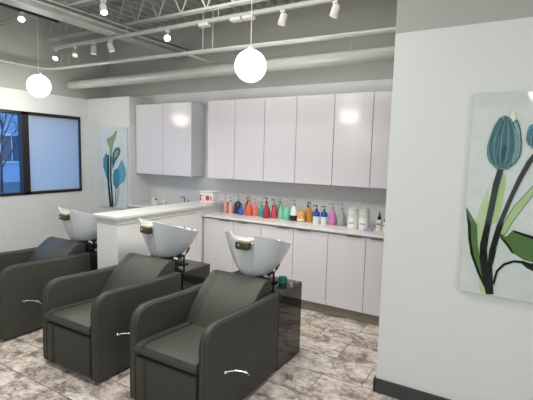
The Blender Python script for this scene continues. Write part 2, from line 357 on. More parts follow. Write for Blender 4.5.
    # right side bracket and hose behind the bowl
    sb = bmesh.new(); tube(sb, [(.125, 1.08, .592), (.125, 1.08, .66), (.14, 1.10, .70), (.155, 1.12, .745)], .009, 8); tube(sb, [(.05, 1.02, .645), (.10, 1.05, .655), (.125, 1.08, .675)], .012, 8); box(sb, .105, .148, 1.05, 1.12, .59, .60, .002)
    obj('side_bracket', sb, M['black'], t, True)
    sb = bmesh.new(); tube(sb, [(.085, .99, .66), (.105, 1.0, .655), (.115, 1.0, .635)], .013, 10); obj('hose_elbow', sb, M['porcelain'], t, True)
    # mixer on the rear rim
    sb = bmesh.new()
    for xx in (-.05, .07): tube(sb, [(xx, 1.262, .86), (xx, 1.262, .885)], .011, 10); tube(sb, [(xx, 1.262, .885), (xx, 1.25, .893)], .007, 8)
    tube(sb, [(-.06, 1.27, .855), (.08, 1.27, .855)], .010, 10)
    obj('mixer_tap', sb, M['chrome'], t, True)
    return t
def copy_tree(o, parent=None):
    c = o.copy(); C.objects.link(c)
    if parent: c.parent = parent
    for ch in list(o.children): copy_tree(ch, c)
    return c
s0 = make_station()
spots = [((-3.81, 1.74, 0), 'dark grey shampoo chair and white basin by the window wall, left of the half wall'),
         ((-2.63, 1.74, 0), 'dark grey shampoo chair and white basin in the middle, just right of the half wall'),
         ((-1.692, 1.74, 0), 'dark grey shampoo chair nearest the tulip wall, teal container on its glossy black box')]
for i, (l, lb) in enumerate(spots):
    o = copy_tree(s0) if i else s0
    o.location = l; o['label'] = lb; o['category'] = 'salon chair'; o['group'] = 'shampoo chairs with basins'
    a_ = math.radians((-7, -11, 0)[i]); pv = Vector((0, 1.20, 0))          # two of the bowls are swivelled a little towards the window
    for ch in o.children:
        if ch.name.split('.')[0] in ('basin', 'neck_rest', 'mixer_tap'):
            ch.rotation_euler = (0, 0, a_); ch.location = pv-Matrix.Rotation(a_, 3, 'Z') @ pv
tb = thing('small_container', 'small teal container on the glossy black box beside the right basin', 'container', (-1.505, 2.86, .5905))
obj('body', lathe(bmesh.new(), [(0, 0), (.030, 0), (.033, .035), (.030, .037), (.026, .006), (0, .006)]), M['teal'], tb, True)
obj('lid', lathe(bmesh.new(), [(0, .037), (.035, .037), (.035, .045), (0, .047)]), M['teal'], tb, True)
# ------------------------------------------------------------------ bottles on the counter
def colm(name, r, g, b, rough=.25):
    g_ = (r+g+b)/3; r, g, b = [c+(g_-c)*.12 for c in (r, g, b)]
    return mat(name, srgb(r, g, b), rough, coat=.3)
CM = {'pink': colm('salmon_pink', 214, 150, 138), 'pink2': colm('peach_pink', 226, 160, 142), 'navy': colm('navy', 36, 44, 92), 'blue': colm('royal_blue', 62, 88, 170), 'purple': colm('dark_purple', 44, 36, 78),
      'orange': colm('orange_red', 232, 88, 58), 'coral': colm('coral', 236, 112, 92), 'teal': colm('teal', 36, 156, 150), 'dkred': colm('dark_red', 162, 44, 54), 'crim': colm('crimson', 205, 62, 84), 'maroon': colm('maroon', 92, 28, 40),
      'pgreen': colm('pale_green', 128, 196, 172), 'mint': colm('mint', 96, 204, 160), 'white': colm('bottle_white', 222, 226, 220), 'amber': colm('amber', 224, 164, 84), 'ochre': colm('ochre', 196, 130, 62),
      'cobalt': colm('cobalt', 34, 76, 178), 'magenta': colm('orchid', 208, 116, 186), 'grey': colm('grey_green', 148, 162, 158), 'lilac': colm('lilac', 186, 140, 196), 'label': colm('label_white', 235, 235, 232), 'dark': colm('pump_black', 18, 18, 20),
      'ink': colm('label_ink', 60, 62, 66), 'silver': colm('pump_grey', 150, 152, 155), 'ice': colm('pale_blue_label', 206, 224, 236), 'frost': mat('frosted_clear_plastic', (.78, .79, .74, 1), .3, trans=.25), 'dkgreen': colm('deep_green', 16, 66, 42), 'cotton': mat('cotton', (.8, .79, .72, 1), .9, bump=(80, .1, .6)), 'red': colm('print_red', 205, 40, 62)}
def pump(bm, z, r, H, dirx=-1):
    lathe(bm, [(0, z-.002), (r*1.25, z-.002), (r*1.25, z+.014), (r*.6, z+.018), (0, z+.018)], n=12)
    lathe(bm, [(0, z+.014), (r*.38, z+.014), (r*.38, H-.012), (0, H-.012)], n=8)
    lathe(bm, [(0, H-.014), (r*.75, H-.014), (r*.8, H-.002), (0, H)], n=10)
    tube(bm, [(0, 0, H-.006), (dirx*r*3.2, -.006, H-.007), (dirx*r*3.6, -.006, H-.016)], .0042, 6)
def bottle(x, y, H, W, body, top, lb, shape='tear', label=None, dirx=-1, cat='bottle'):
    t = thing('pump_bottle' if shape not in ('jar', 'cone', 'cap') else {'jar': 'storage_jar', 'cone': 'dropper_bottle', 'cap': 'product_bottle'}[shape], lb, cat, (x, y, .885), 'hair product bottles along the back counter')
    W *= 1.08; r = W/2
    if shape == 'tear': z1 = H*.74; prof = [(0, 0), (r*.86, 0), (r*.98, .010), (r, H*.18), (r*.96, H*.32), (r*.80, H*.46), (r*.48, H*.60), (r*.30, H*.68), (r*.27, z1), (0, z1)]
    elif shape in ('square', 'cap'): z1 = H*.72; prof = [(0, 0), (r*.96, 0), (r, .006), (r, H*.56), (r*.88, H*.63), (r*.42, H*.68), (r*.36, z1), (0, z1)]
    elif shape == 'round': z1 = H*.70; prof = [(0, 0), (r*.96, 0), (r, .006), (r, H*.42), (r*.9, H*.54), (r*.55, H*.63), (r*.34, H*.67), (r*.32, z1), (0, z1)]
    elif shape == 'jar': z1 = H*.52; prof = None
    elif shape == 'cone': z1 = H*.58; prof = [(0, 0), (r*.97, 0), (r, .005), (r, H*.50), (r*.7, H*.56), (r*.42, z1), (0, z1)]
    if shape == 'jar':
        obj('body', lathe(bmesh.new(), [(0, 0), (r, 0), (r, H*.80), (r*.9, H*.84), (0, H*.84)], n=28), CM['frost'], t, True)
        obj('label', lathe(bmesh.new(), [(r*1.006, .01), (r*1.006, H*.50)], n=28), CM['label'], t, True)
        lt = bmesh.new()
        for k in range(4): box(lt, -.024+k*.013, -.015+k*.013, -r*1.03, -r*.98, H*.24, H*.28)
        obj('lettering', lt, CM['ink'], t)
        obj('lid', lathe(bmesh.new(), [(0, H*.83), (r*.96, H*.83), (r*.98, H*.90), (r*.6, H*.94), (r*.2, H*.95), (r*.2, H), (0, H)], n=24), CM['frost'], t, True)
        return t
    bo = obj('body', lathe(bmesh.new(), prof, n=22), CM[body], t, True)
    if label:
        lm, a, b_ = label
        if shape == 'tear': rr = lambda z: 1.01*r*(1 if z <= .32*H else .82)
        obj('label', lathe(bmesh.new(), [(r*1.008, H*a), (r*1.008, H*b_)], n=22), CM[lm], t, True)
    if shape == 'cone':
        obj('nozzle', lathe(bmesh.new(), [(0, z1-.002), (r*.62, z1-.002), (r*.58, z1+.016), (r*.25, H*.85), (r*.12, H), (0, H)], n=12), CM[top], t, True)
        lt = bmesh.new()
        for k in range(3): box(lt, -.018+k*.013, -.008+k*.013, -r*1.03, -r*.97, H*.30, H*.37)
        obj('lettering', lt, CM['ink'], t)
    elif shape == 'cap':
        obj('cap', lathe(bmesh.new(), [(0, z1-.004), (r*.45, z1-.004), (r*.42, H), (0, H)], n=14), CM[top], t, True)
    else:
        pb = bmesh.new(); pump(pb, z1, r*.28 if shape != 'square' else r*.3, H, dirx); obj('pump', pb, CM[top], t, True)
    return t
bottle(-2.985, 4.104, .228, .050, 'pink', 'silver', 'slim salmon pink pump bottle, leftmost on the counter', 'tear')
bottle(-2.908, 4.110, .196, .062, 'pink2', 'silver', 'peach pink pump bottle between the salmon and navy bottles', 'tear')
bottle(-2.825, 4.147, .217, .096, 'navy', 'silver', 'wide navy blue pump bottle with a long grey spout', 'round')
bottle(-2.722, 4.060, .115, .054, 'blue', 'blue', 'short royal blue bottle in front of the navy ones', 'cap')
bottle(-2.745, 4.235, .190, .050, 'purple', 'purple', 'dark purple pump bottle standing behind the short blue bottle', 'square')
bottle(-2.636, 4.099, .224, .080, 'orange', 'orange', 'large orange red pump bottle', 'tear', ('coral', .10, .13))
bottle(-2.556, 4.112, .206, .062, 'coral', 'coral', 'slim coral pump bottle between the orange red and teal ones', 'tear')
bottle(-2.474, 4.125, .172, .066, 'teal', 'teal', 'teal bottle with a broad shoulder', 'round')
bottle(-2.370, 4.053, .235, .080, 'dkred', 'maroon', 'tall dark red pump bottle', 'tear')
bottle(-2.292, 4.095, .207, .070, 'crim', 'silver', 'crimson pink pump bottle right of the dark red one', 'tear')
bottle(-2.375, 4.240, .205, .048, 'maroon', 'dark', 'maroon bottle with a black pump behind the crimson bottle', 'square')
bottle(-2.290, 4.235, .185, .056, 'maroon', 'maroon', 'dark maroon bottle behind, between crimson and pale green', 'round')
bottle(-2.213, 4.115, .231, .066, 'pgreen', 'silver', 'pale green pump bottle left of the mint one', 'tear')
bottle(-2.133, 4.100, .209, .078, 'mint', 'pink', 'bright mint green pump bottle', 'tear')
b_ = bottle(-2.035, 4.085, .231, .086, 'white', 'silver', 'white pump bottle with a black and green lower band', 'tear')
obj('band', lathe(bmesh.new(), [(.0420, .002), (.0472, .012), (.0475, .062)], n=22), CM['dark'], b_, True)
b_ = bottle(-1.941, 4.075, .165, .084, 'amber', 'amber', 'wide amber bottle with a dark line on its label', 'square', ('white', .10, .22))
bottle(-1.905, 4.170, .215, .060, 'amber', 'dark', 'amber bottle with a black pump behind the wide amber one', 'square', None, 1)
bottle(-1.852, 4.110, .205, .062, 'ochre', 'ochre', 'ochre brown pump bottle right of the amber ones', 'square')
def wb(x, y, H, W, lb):
    t = bottle(x, y, H, W, 'white', 'dark', lb, 'square', ('ice', .30, .40), -1)
    obj('shoulder', lathe(bmesh.new(), [(W*.552, H*.42), (W*.552, H*.565), (W*.49, H*.635), (W*.25, H*.69), (W*.22, H*.71)], n=22), CM['cobalt'], t, True)
wb(-1.745, 4.040, .200, .068, 'white bottle with a cobalt blue shoulder and black pump, left of the pair')
wb(-1.668, 4.067, .196, .066, 'white bottle with a cobalt blue shoulder and black pump, right of the pair')
bottle(-1.586, 4.100, .227, .082, 'magenta', 'silver', 'orchid pink teardrop pump bottle', 'tear')
bottle(-1.492, 4.110, .232, .088, 'grey', 'silver', 'clear grey green teardrop pump bottle', 'tear')
bottle(-1.341, 4.033, .225, .095, 'frost', 'frost', 'cloudy clear jar with a white label, left of the two', 'jar', cat='jar')
bottle(-1.232, 4.050, .222, .097, 'frost', 'frost', 'cloudy clear jar with a white label, right of the two', 'jar', cat='jar')
bottle(-1.095, 4.115, .180, .060, 'white', 'dark', 'white bottle with a black conical nozzle and dark lettering', 'cone')
bottle(-1.02, 4.075, .165, .056, 'white', 'dark', 'white bottle half hidden by the tulip wall', 'cone')
cl = thing('folded_cloth', 'small lilac cloth lying between the right jar and the white nozzle bottle', 'cloth', (-1.165, 3.985, .885))
obj('cloth', BX(-.045, .045, -.03, .03, 0, .012, .005), CM['lilac'], cl); cl2 = obj('fold', BX(-.03, .04, -.024, .026, .012, .022, .004), CM['lilac'], cl)
# ------------------------------------------------------------------ red and white tub on the half wall cap
tb = thing('wipes_tub', 'white tub with red marks at the far end of the half wall cap', 'tub', (-3.150, 4.0, 1.0))
obj('body', BX(-.10, .10, -.065, .065, 0, .13, .012), M['plate'], tb); obj('lid', BX(-.104, .104, -.069, .069, .13, .15, .008), M['plate'], tb)
pr = bmesh.new(); box(pr, -.094, -.076, -.0662, -.0648, .03, .10); lathe(pr, [(0, 0), (.032, 0), (.032, .0015), (0, .0015)], n=20)
for v in pr.verts:
    if abs(v.co.x) < .04 and v.co.z < .01: v.co = Vector((v.co.x+.022, -.0662+v.co.z, v.co.y+.065))
for zz in (.035, .092): box(pr, -.07, -.02, -.0662, -.0648, zz, zz+.006)
for xx in (.062, .078): box(pr, xx, xx+.008, -.0662, -.0648, .04, .09)
obj('red_print', pr, CM['red'], tb)
# ------------------------------------------------------------------ wall outlets
def outlet(loc, rz, lb):
    t = thing('wall_outlet', lb, 'outlet', loc, None, rz)
    obj('cover_plate', BX(-.036, .036, -.006, 0, -.058, .058, .002), M['plate'], t)
    for z in (-.024, .024):
        s_ = obj('socket', BX(-.017, .017, -.0085, -.005, z-.014, z+.014, .001), M['trimw'], t)
        k_ = bmesh.new(); box(k_, -.008, -.005, -.0092, -.008, z-.004, z+.006); box(k_, .005, .008, -.0092, -.008, z-.004, z+.006); obj('slots', k_, M['black'], s_)
outlet((-1.38, YB, 1.115), 0, 'white wall outlet above the jars on the backsplash')
outlet((XL, 2.75, .56), math.radians(90), 'white wall outlet low on the wall under the window')
# ------------------------------------------------------------------ pictures
ART = {
 'tulip_outer':[(-0.123, 1.632), (-0.125, 1.685), (-0.119, 1.717), (-0.101, 1.791), (-0.077, 1.837), (-0.051, 1.852), (-0.022, 1.836), (0.01, 1.825), (0.027, 1.779), (0.038, 1.708), (0.041, 1.656), (0.038, 1.632), (0.019, 1.59), (-0.015, 1.558), (-0.046, 1.551), (-0.07, 1.556), (-0.111, 1.597)],
 'petal_left':[(-0.115, 1.654), (-0.114, 1.707), (-0.096, 1.786), (-0.072, 1.837), (-0.058, 1.827), (-0.075, 1.749), (-0.082, 1.654), (-0.074, 1.609), (-0.067, 1.577), (-0.091, 1.587), (-0.107, 1.619)],
 'petal_mid':[(-0.07, 1.675), (-0.067, 1.759), (-0.05, 1.847), (-0.026, 1.826), (-0.004, 1.749), (0.001, 1.656), (-0.005, 1.611), (-0.029, 1.563), (-0.057, 1.567), (-0.07, 1.619)],
 'petal_right':[(0.005, 1.656), (0.003, 1.738), (-0.009, 1.816), (0.01, 1.818), (0.026, 1.769), (0.036, 1.697), (0.034, 1.632), (0.014, 1.592), (-0.006, 1.571), (0.003, 1.621)],
 'stamen':[(-0.048, 1.691), (-0.02, 1.687), (-0.03, 1.634), (-0.038, 1.599), (-0.058, 1.583), (-0.063, 1.609)],
 'pale_patch':[(-0.029, 1.847), (-0.011, 1.884), (0.002, 1.841), (-0.007, 1.815)],  # small pale patch at the top of the tulip
 'stem1':[(-0.065, 1.558), (-0.082, 1.47), (-0.093, 1.361), (-0.107, 1.228), (-0.123, 1.111), (-0.12, 1.033), (-0.098, 0.924), (-0.071, 0.821), (-0.033, 0.829), (-0.068, 0.952), (-0.085, 1.083), (-0.081, 1.172), (-0.076, 1.231), (-0.066, 1.32), (-0.053, 1.45), (-0.035, 1.559)],
 'stem2':[(0.115, 1.705), (0.097, 1.644), (0.071, 1.602), (0.035, 1.508), (-0.002, 1.389), (-0.046, 1.235), (-0.073, 1.085), (-0.077, 0.95), (-0.063, 0.823), (-0.033, 0.829), (-0.052, 0.999), (-0.041, 1.111), (-0.028, 1.179), (-0.011, 1.271), (0.025, 1.402), (0.061, 1.509), (0.1, 1.603), (0.129, 1.695)],
 'leaf_left':[(-0.213, 1.329), (-0.202, 1.263), (-0.186, 1.219), (-0.183, 1.137), (-0.164, 1.049), (-0.121, 0.943), (-0.068, 0.827), (-0.09, 0.925), (-0.117, 1.022), (-0.135, 1.11), (-0.146, 1.224), (-0.185, 1.287)],
 'leaf_left_edge':[(-0.213, 1.329), (-0.204, 1.262), (-0.195, 1.218), (-0.187, 1.137), (-0.169, 1.049), (-0.126, 0.942), (-0.063, 0.823), (-0.055, 0.841), (-0.111, 0.944), (-0.154, 1.051), (-0.172, 1.139), (-0.181, 1.231), (-0.202, 1.296)],
 'pale_left':[(-0.105, 1.452), (-0.136, 1.346), (-0.158, 1.245), (-0.149, 1.119), (-0.135, 0.997), (-0.1, 0.821), (-0.068, 0.827), (-0.1, 0.946), (-0.118, 1.101), (-0.099, 1.251), (-0.093, 1.361)],
 'pale_mid':[(-0.039, 1.536), (-0.022, 1.515), (-0.02, 1.452), (-0.028, 1.345), (-0.043, 1.257), (-0.074, 1.231), (-0.063, 1.342), (-0.053, 1.45)],
 'leaf_right':[(0.163, 1.534), (0.111, 1.47), (0.069, 1.405), (0.029, 1.349), (-0.014, 1.243), (-0.041, 1.111), (-0.049, 0.999), (-0.031, 1.157), (0.004, 1.193), (0.027, 1.253), (0.074, 1.343), (0.115, 1.419), (0.166, 1.494)],
 'broad':[(-0.034, 1.192), (0.007, 1.17), (0.037, 1.213), (0.087, 1.199), (0.133, 1.186), (0.184, 1.161), (0.232, 1.08), (0.194, 1.043), (0.144, 1.048), (0.103, 1.054), (0.047, 1.085), (0.027, 1.121)],
 'broad_edge':[(0.037, 1.215), (0.086, 1.203), (0.133, 1.192), (0.184, 1.167), (0.187, 1.149), (0.134, 1.174), (0.088, 1.187), (0.041, 1.203)],
 'broad_edge2':[(-0.034, 1.194), (-0.009, 1.159), (0.03, 1.117), (0.048, 1.082), (0.039, 1.084), (0.017, 1.116), (-0.015, 1.153)],
 'broad_dark':[(0.09, 1.032), (0.145, 1.041), (0.204, 1.034), (0.209, 0.977), (0.149, 0.996), (0.119, 1.007)],
 'tendril':[(-0.042, 0.9), (-0.03, 0.971), (0.004, 1.019), (0.052, 1.044), (0.099, 1.047), (0.145, 1.036), (0.206, 1.013), (0.207, 0.998), (0.147, 1.02), (0.1, 1.032), (0.053, 1.031), (0.011, 1.007), (-0.02, 0.964), (-0.033, 0.879)],
 'tulip2':[(0.061, 1.718), (0.062, 1.759), (0.07, 1.789), (0.09, 1.807), (0.119, 1.813), (0.146, 1.788), (0.159, 1.738), (0.155, 1.688), (0.136, 1.663), (0.105, 1.666), (0.086, 1.688), (0.073, 1.693)],
 'tulip2_p':[(0.075, 1.718), (0.08, 1.769), (0.099, 1.799), (0.121, 1.788), (0.13, 1.728), (0.122, 1.673), (0.101, 1.673)],
}
CAL = {
 'flower':[(-4.873, 1.756), (-4.737, 1.821), (-4.683, 1.874), (-4.662, 1.87), (-4.711, 1.771), (-4.75, 1.685), (-4.775, 1.53), (-4.813, 1.529), (-4.811, 1.637), (-4.847, 1.698)],
 'bud':[(-4.771, 1.457), (-4.753, 1.566), (-4.703, 1.635), (-4.634, 1.658), (-4.593, 1.616), (-4.615, 1.551), (-4.691, 1.47), (-4.758, 1.349)],
 'bud_in':[(-4.733, 1.495), (-4.715, 1.578), (-4.666, 1.629), (-4.625, 1.604), (-4.658, 1.532)],
 'leafl':[(-4.951, 1.489), (-4.894, 1.574), (-4.846, 1.51), (-4.834, 1.328), (-4.86, 1.172), (-4.902, 1.251), (-4.954, 1.378)],
 'leafr':[(-4.656, 1.371), (-4.575, 1.488), (-4.514, 1.394), (-4.49, 1.299), (-4.528, 1.197), (-4.607, 1.157), (-4.688, 1.079), (-4.751, 1.149), (-4.76, 1.258), (-4.726, 1.339)],
 'leafr2':[(-4.726, 1.332), (-4.64, 1.354), (-4.621, 1.246), (-4.644, 1.137), (-4.699, 1.079), (-4.751, 1.149)],
 'st1':[(-4.867, 1.546), (-4.834, 1.546), (-4.833, 1.144), (-4.785, 0.822), (-4.835, 0.818), (-4.871, 1.142)],
 'st2':[(-4.813, 1.547), (-4.775, 1.548), (-4.787, 1.22), (-4.747, 0.825), (-4.785, 0.822), (-4.82, 1.218)],
 'st3':[(-4.704, 1.086), (-4.688, 1.087), (-4.714, 0.828), (-4.731, 0.826)],
 'st4':[(-4.65, 1.1), (-4.634, 1.101), (-4.682, 0.845), (-4.698, 0.844)],
}
def printed(name, c, rough=.05):
    return mat(name, srgb(*c), rough, bump=(14, .12, 0), spec=.45)
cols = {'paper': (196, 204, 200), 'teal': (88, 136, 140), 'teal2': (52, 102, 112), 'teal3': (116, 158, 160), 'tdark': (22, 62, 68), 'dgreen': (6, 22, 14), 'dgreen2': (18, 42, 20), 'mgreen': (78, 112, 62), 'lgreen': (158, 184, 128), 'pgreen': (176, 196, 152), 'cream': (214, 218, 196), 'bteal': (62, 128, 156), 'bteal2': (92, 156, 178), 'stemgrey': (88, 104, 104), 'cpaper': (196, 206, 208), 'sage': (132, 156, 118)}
PM = {k: printed('print_'+k, v) for k, v in cols.items()}; keys = list(cols); MI = {k: i for i, k in enumerate(keys)}
def picture(name, lb, x0, x1, z0, z1, yf, yb, paper, shapes, src):
    t = thing(name, lb, 'picture', ((x0+x1)/2, yb, z0)); ox, oy, oz = (x0+x1)/2, yb, z0
    pn = obj('panel', BX(x0-ox, x1-ox, yf-oy, 0, 0, z1-z0, .002), PM[paper], t)
    bm = bmesh.new(); y = yf-oy
    for i, (k, c) in enumerate(shapes):
        pts = [(min(max(a, x0+.003), x1-.003)-ox, b_-oz) for a, b_ in src[k]]
        poly(bm, pts, y-.0004*(i+1), MI[c])
        if k.startswith(('petal', 'tulip', 'leaf_r', 'broad', 'flower', 'bud', 'leafr', 'leafl')) and not k.endswith(('dge', 'dge2', 'dark')):   # darker vein along the outline
            n = len(pts); wv = .0015
            for a, b_ in zip(pts, pts[1:]+pts[:1]):
                d = Vector((b_[0]-a[0], b_[1]-a[1])); 
                if d.length < 1e-4: continue
                d.normalize(); p = Vector((-d.y, d.x))*wv
                poly(bm, [(a[0]+p.x, a[1]+p.y), (b_[0]+p.x, b_[1]+p.y), (b_[0]-p.x, b_[1]-p.y), (a[0]-p.x, a[1]-p.y)], y-.0004*(i+1)-.0002, MI['tdark' if 'leaf' not in k and 'broad' not in k else 'dgreen2'])
    for nm, base in (('tulip_outer', -1), ('tulip2', -1)):          # fine translucent veins rising through each tulip
        if nm not in src: continue
        xs_ = [p[0] for p in src[nm]]; zs_ = [p[1] for p in src[nm]]
        cx = (min(xs_)+max(xs_))/2-ox; hw = (max(xs_)-min(xs_))/2; za, zb = min(zs_)-oz+.006, max(zs_)-oz-.012
        for q, f_ in enumerate((-.80, -.62, -.42, -.22, 0, .2, .42, .62, .80)):
            L_ = []; R_ = []
            for s_ in range(13):
                t_ = s_/12; w_ = .0008+(.0026 if q % 2 else .0002)*math.sin(math.pi*t_); xx = cx+f_*hw*math.sin(math.pi*(.12+.80*t_))**.8
                if xx+ox+w_ > x1-.004: xx = x1-.006-ox-w_
                zz = za+(zb-za)*t_*(1-.08*abs(f_)); L_.append((xx-w_, zz)); R_.append((xx+w_, zz))
            poly(bm, L_+R_[::-1], y-.0004*(len(shapes)+2+q*.3), MI['teal' if q % 2 else 'tdark'])
    obj('flower_print', bm, [PM[k] for k in keys], t)
    return t
def cl_(pts): return pts
# a second tulip's curl continues to the right, out of view
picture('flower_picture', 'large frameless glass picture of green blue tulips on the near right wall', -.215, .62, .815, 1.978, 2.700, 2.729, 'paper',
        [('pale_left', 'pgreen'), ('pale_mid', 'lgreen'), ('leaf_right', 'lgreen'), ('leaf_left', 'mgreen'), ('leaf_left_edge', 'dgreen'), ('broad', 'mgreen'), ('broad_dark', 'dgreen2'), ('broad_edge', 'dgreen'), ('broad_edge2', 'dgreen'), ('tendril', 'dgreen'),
         ('stem2', 'dgreen'), ('stem1', 'dgreen'), ('tulip_outer', 'teal'), ('petal_left', 'teal2'), ('petal_right', 'teal3'), ('petal_mid', 'teal2'), ('stamen', 'tdark'), ('pale_patch', 'cream'), ('tulip2', 'bteal'), ('tulip2_p', 'teal2')], ART)
picture('flower_picture', 'tall narrow picture of blue green calla lilies on the far wall beside the window', -5.05, -4.475, .815, 1.925, 3.890, 3.916, 'cpaper',
        [('st3', 'stemgrey'), ('st4', 'stemgrey'), ('leafl', 'bteal'), ('st1', 'dgreen'), ('st2', 'tdark'), ('leafr', 'bteal2'), ('leafr2', 'bteal'), ('bud', 'teal2'), ('bud_in', 'sage'), ('flower', 'sage')], CAL)
# ------------------------------------------------------------------ globe pendants
def pendant(x, y, z, lb):
    t = thing('globe_pendant', lb, 'pendant light', (x, y, z), 'globe pendants'); r = .125
    obj('globe', lathe(bmesh.new(), [(max(0, r*math.sin(math.pi*i/20)) if 0 < i < 20 else 0, -r*math.cos(math.pi*i/20)) for i in range(21)], n=32), M['globe'], t, True)
    obj('cap', lathe(bmesh.new(), [(0, r-.004), (.034, r-.010), (.034, r+.006), (.012, r+.026), (0, r+.026)]), M['steel'], t, True)
    c_ = bmesh.new(); tube(c_, [(0, 0, r+.02), (0, 0, ZD-z)], .0035, 6); obj('cord', c_, M['plate'], t)
    obj('canopy', lathe(bmesh.new(), [(0, ZD-z-.022), (.05, ZD-z-.018), (.055, ZD-z-.001), (0, ZD-z-.001)]), M['steel'], t, True)
    l = bpy.data.lights.new('globe_light', 'POINT'); l.energy = GLOBE_W; l.color = (1, .97, .9); l.shadow_soft_size = .13
    lo = bpy.data.objects.new('globe_light', l); C.objects.link(lo); lo.location = (0, 0, -.16); lo.parent = t
pendant(-1.84, 2.84, 2.298, 'glowing white globe pendant hanging before the wall cabinets')
pendant(-4.70, 2.84, 2.315, 'glowing white globe pendant hanging by the window')
pendant(.22, .21, 2.50, 'globe pendant mirrored in the glass tulip picture')
pendant(-3.35, -2.0, 2.315, 'globe pendant mirrored faintly in the wall cabinet doors')
# ------------------------------------------------------------------ girder, joists, pipes
def joist(y, x0, x1, lb, n=26):
    t = thing('bar_joist', lb, 'joist', (0, y, 2.96), 'open web steel joists'); H = ZD-2.96
    a = bmesh.new()
    for s in (-.022, .022): box(a, x0, x1, s-.008, s+.008, .004, .03)
    obj('bottom_chord', a, M['steel'], t)
    a = bmesh.new()
    for s in (-.022, .022): box(a, x0-.12, x1, s-.008, s+.008, H-.035, H-.002)
    obj('top_chord', a, M['steel'], t)
    a = bmesh.new(); L_ = (x1-x0)/n
    for i in range(n):
        tube(a, [(x0+i*L_, 0, .02), (x0+(i+.5)*L_, 0, H-.02)], .008, 6); tube(a, [(x0+(i+.5)*L_, 0, H-.02), (x0+(i+1)*L_, 0, .02)], .008, 6)
    obj('web', a, M['steel'], t)
joist(3.28, -5.20, 3.1, 'open web joist nearest the back wall, above the long light track')
joist(2.62, -5.15, 3.1, 'open web joist second from the back wall')
joist(1.75, -5.15, 3.1, 'open web joist third from the back wall')
joist(.8, -5.15, 3.1, 'open web joist fourth from the back wall, above the top of the view')
g = thing('girder', 'grey steel girder running front to back below the joists', 'girder', (-3.80, 1.2, 2.84))
a = bmesh.new(); box(a, -.07, .07, -4.1, 3.095, 0, .014); box(a, -.008, .008, -4.1, 3.095, .014, .10); obj('flange_and_web', a, M['steel'], g)
obj('top_flange', BX(-.07, .07, -4.1, 3.095, .10, .116), M['steel'], g)
def pipe(name, pts, r, m, lb, cat='pipe', n=12):
    a = bmesh.new(); tube(a, pts, r, n); return tag(obj(name, a, m, None, True), lb, cat)
pipe('conduit', [(-3.71, -2.9, 2.89), (-3.71, 4.29, 2.89)], .014, M['pipe'], 'bright conduit running along the right edge of the girder', 'conduit')
pipe('conduit', [(-2.95, 3.325, 2.605), (-2.95, 4.29, 2.605)], .012, M['pipe'], 'short light conduit running from the sprinkler pipe to the back wall', 'conduit')
pipe('sprinkler_pipe', [(-5.22, -2.9, 2.60), (-5.22, 3.1, 2.62), (-5.21, 3.21, 2.625), (-5.14, 3.28, 2.625), (-5.03, 3.30, 2.625), (-.80, 3.30, 2.57), (3.1, 3.3, 2.55)], .020, M['pipe'], 'long thin sprinkler pipe turning along the window wall and back wall')
pipe('duct', [(-5.27, 3.62, 2.475), (-5.25, 3.62, 2.475), (-.6, 3.62, 2.475), (3.1, 3.62, 2.475)], [.04, .058, .058, .058], M['pipe'], 'thick grey pipe running above the wall cabinets under the sprinkler pipe', 'duct', 20)
for x in (-5.22,):
    for y in (3.16,): pass
for i, (x, y) in enumerate(((-4.93, 3.17), (-4.78, 3.17), (-4.62, 3.17))):
    pipe('hanger_rod', [(x, y+.12, 2.62), (x, y+.10, 2.963)], .004, M['steel'], ['thin hanger rod nearest the window wall', 'thin hanger rod in the middle of the three by the window wall', 'thin hanger rod farthest from the window wall of the three'][i], 'rod', 6)
pipe('hanger_rod', [(-1.30, 3.62, 2.535), (-1.30, 3.60, 2.66)], .004, M['steel'], 'short hanger rod on the thick grey pipe at the right', 'rod', 6)
for i, x in enumerate((-2.70, -2.58)):
    pipe('hanger_rod', [(x, 3.30, 2.595), (x, 3.30, 2.958)], .004, M['steel'], ['left rod of the pair left of the near globe pendant', 'right rod of the pair left of the near globe pendant'][i], 'rod', 6)
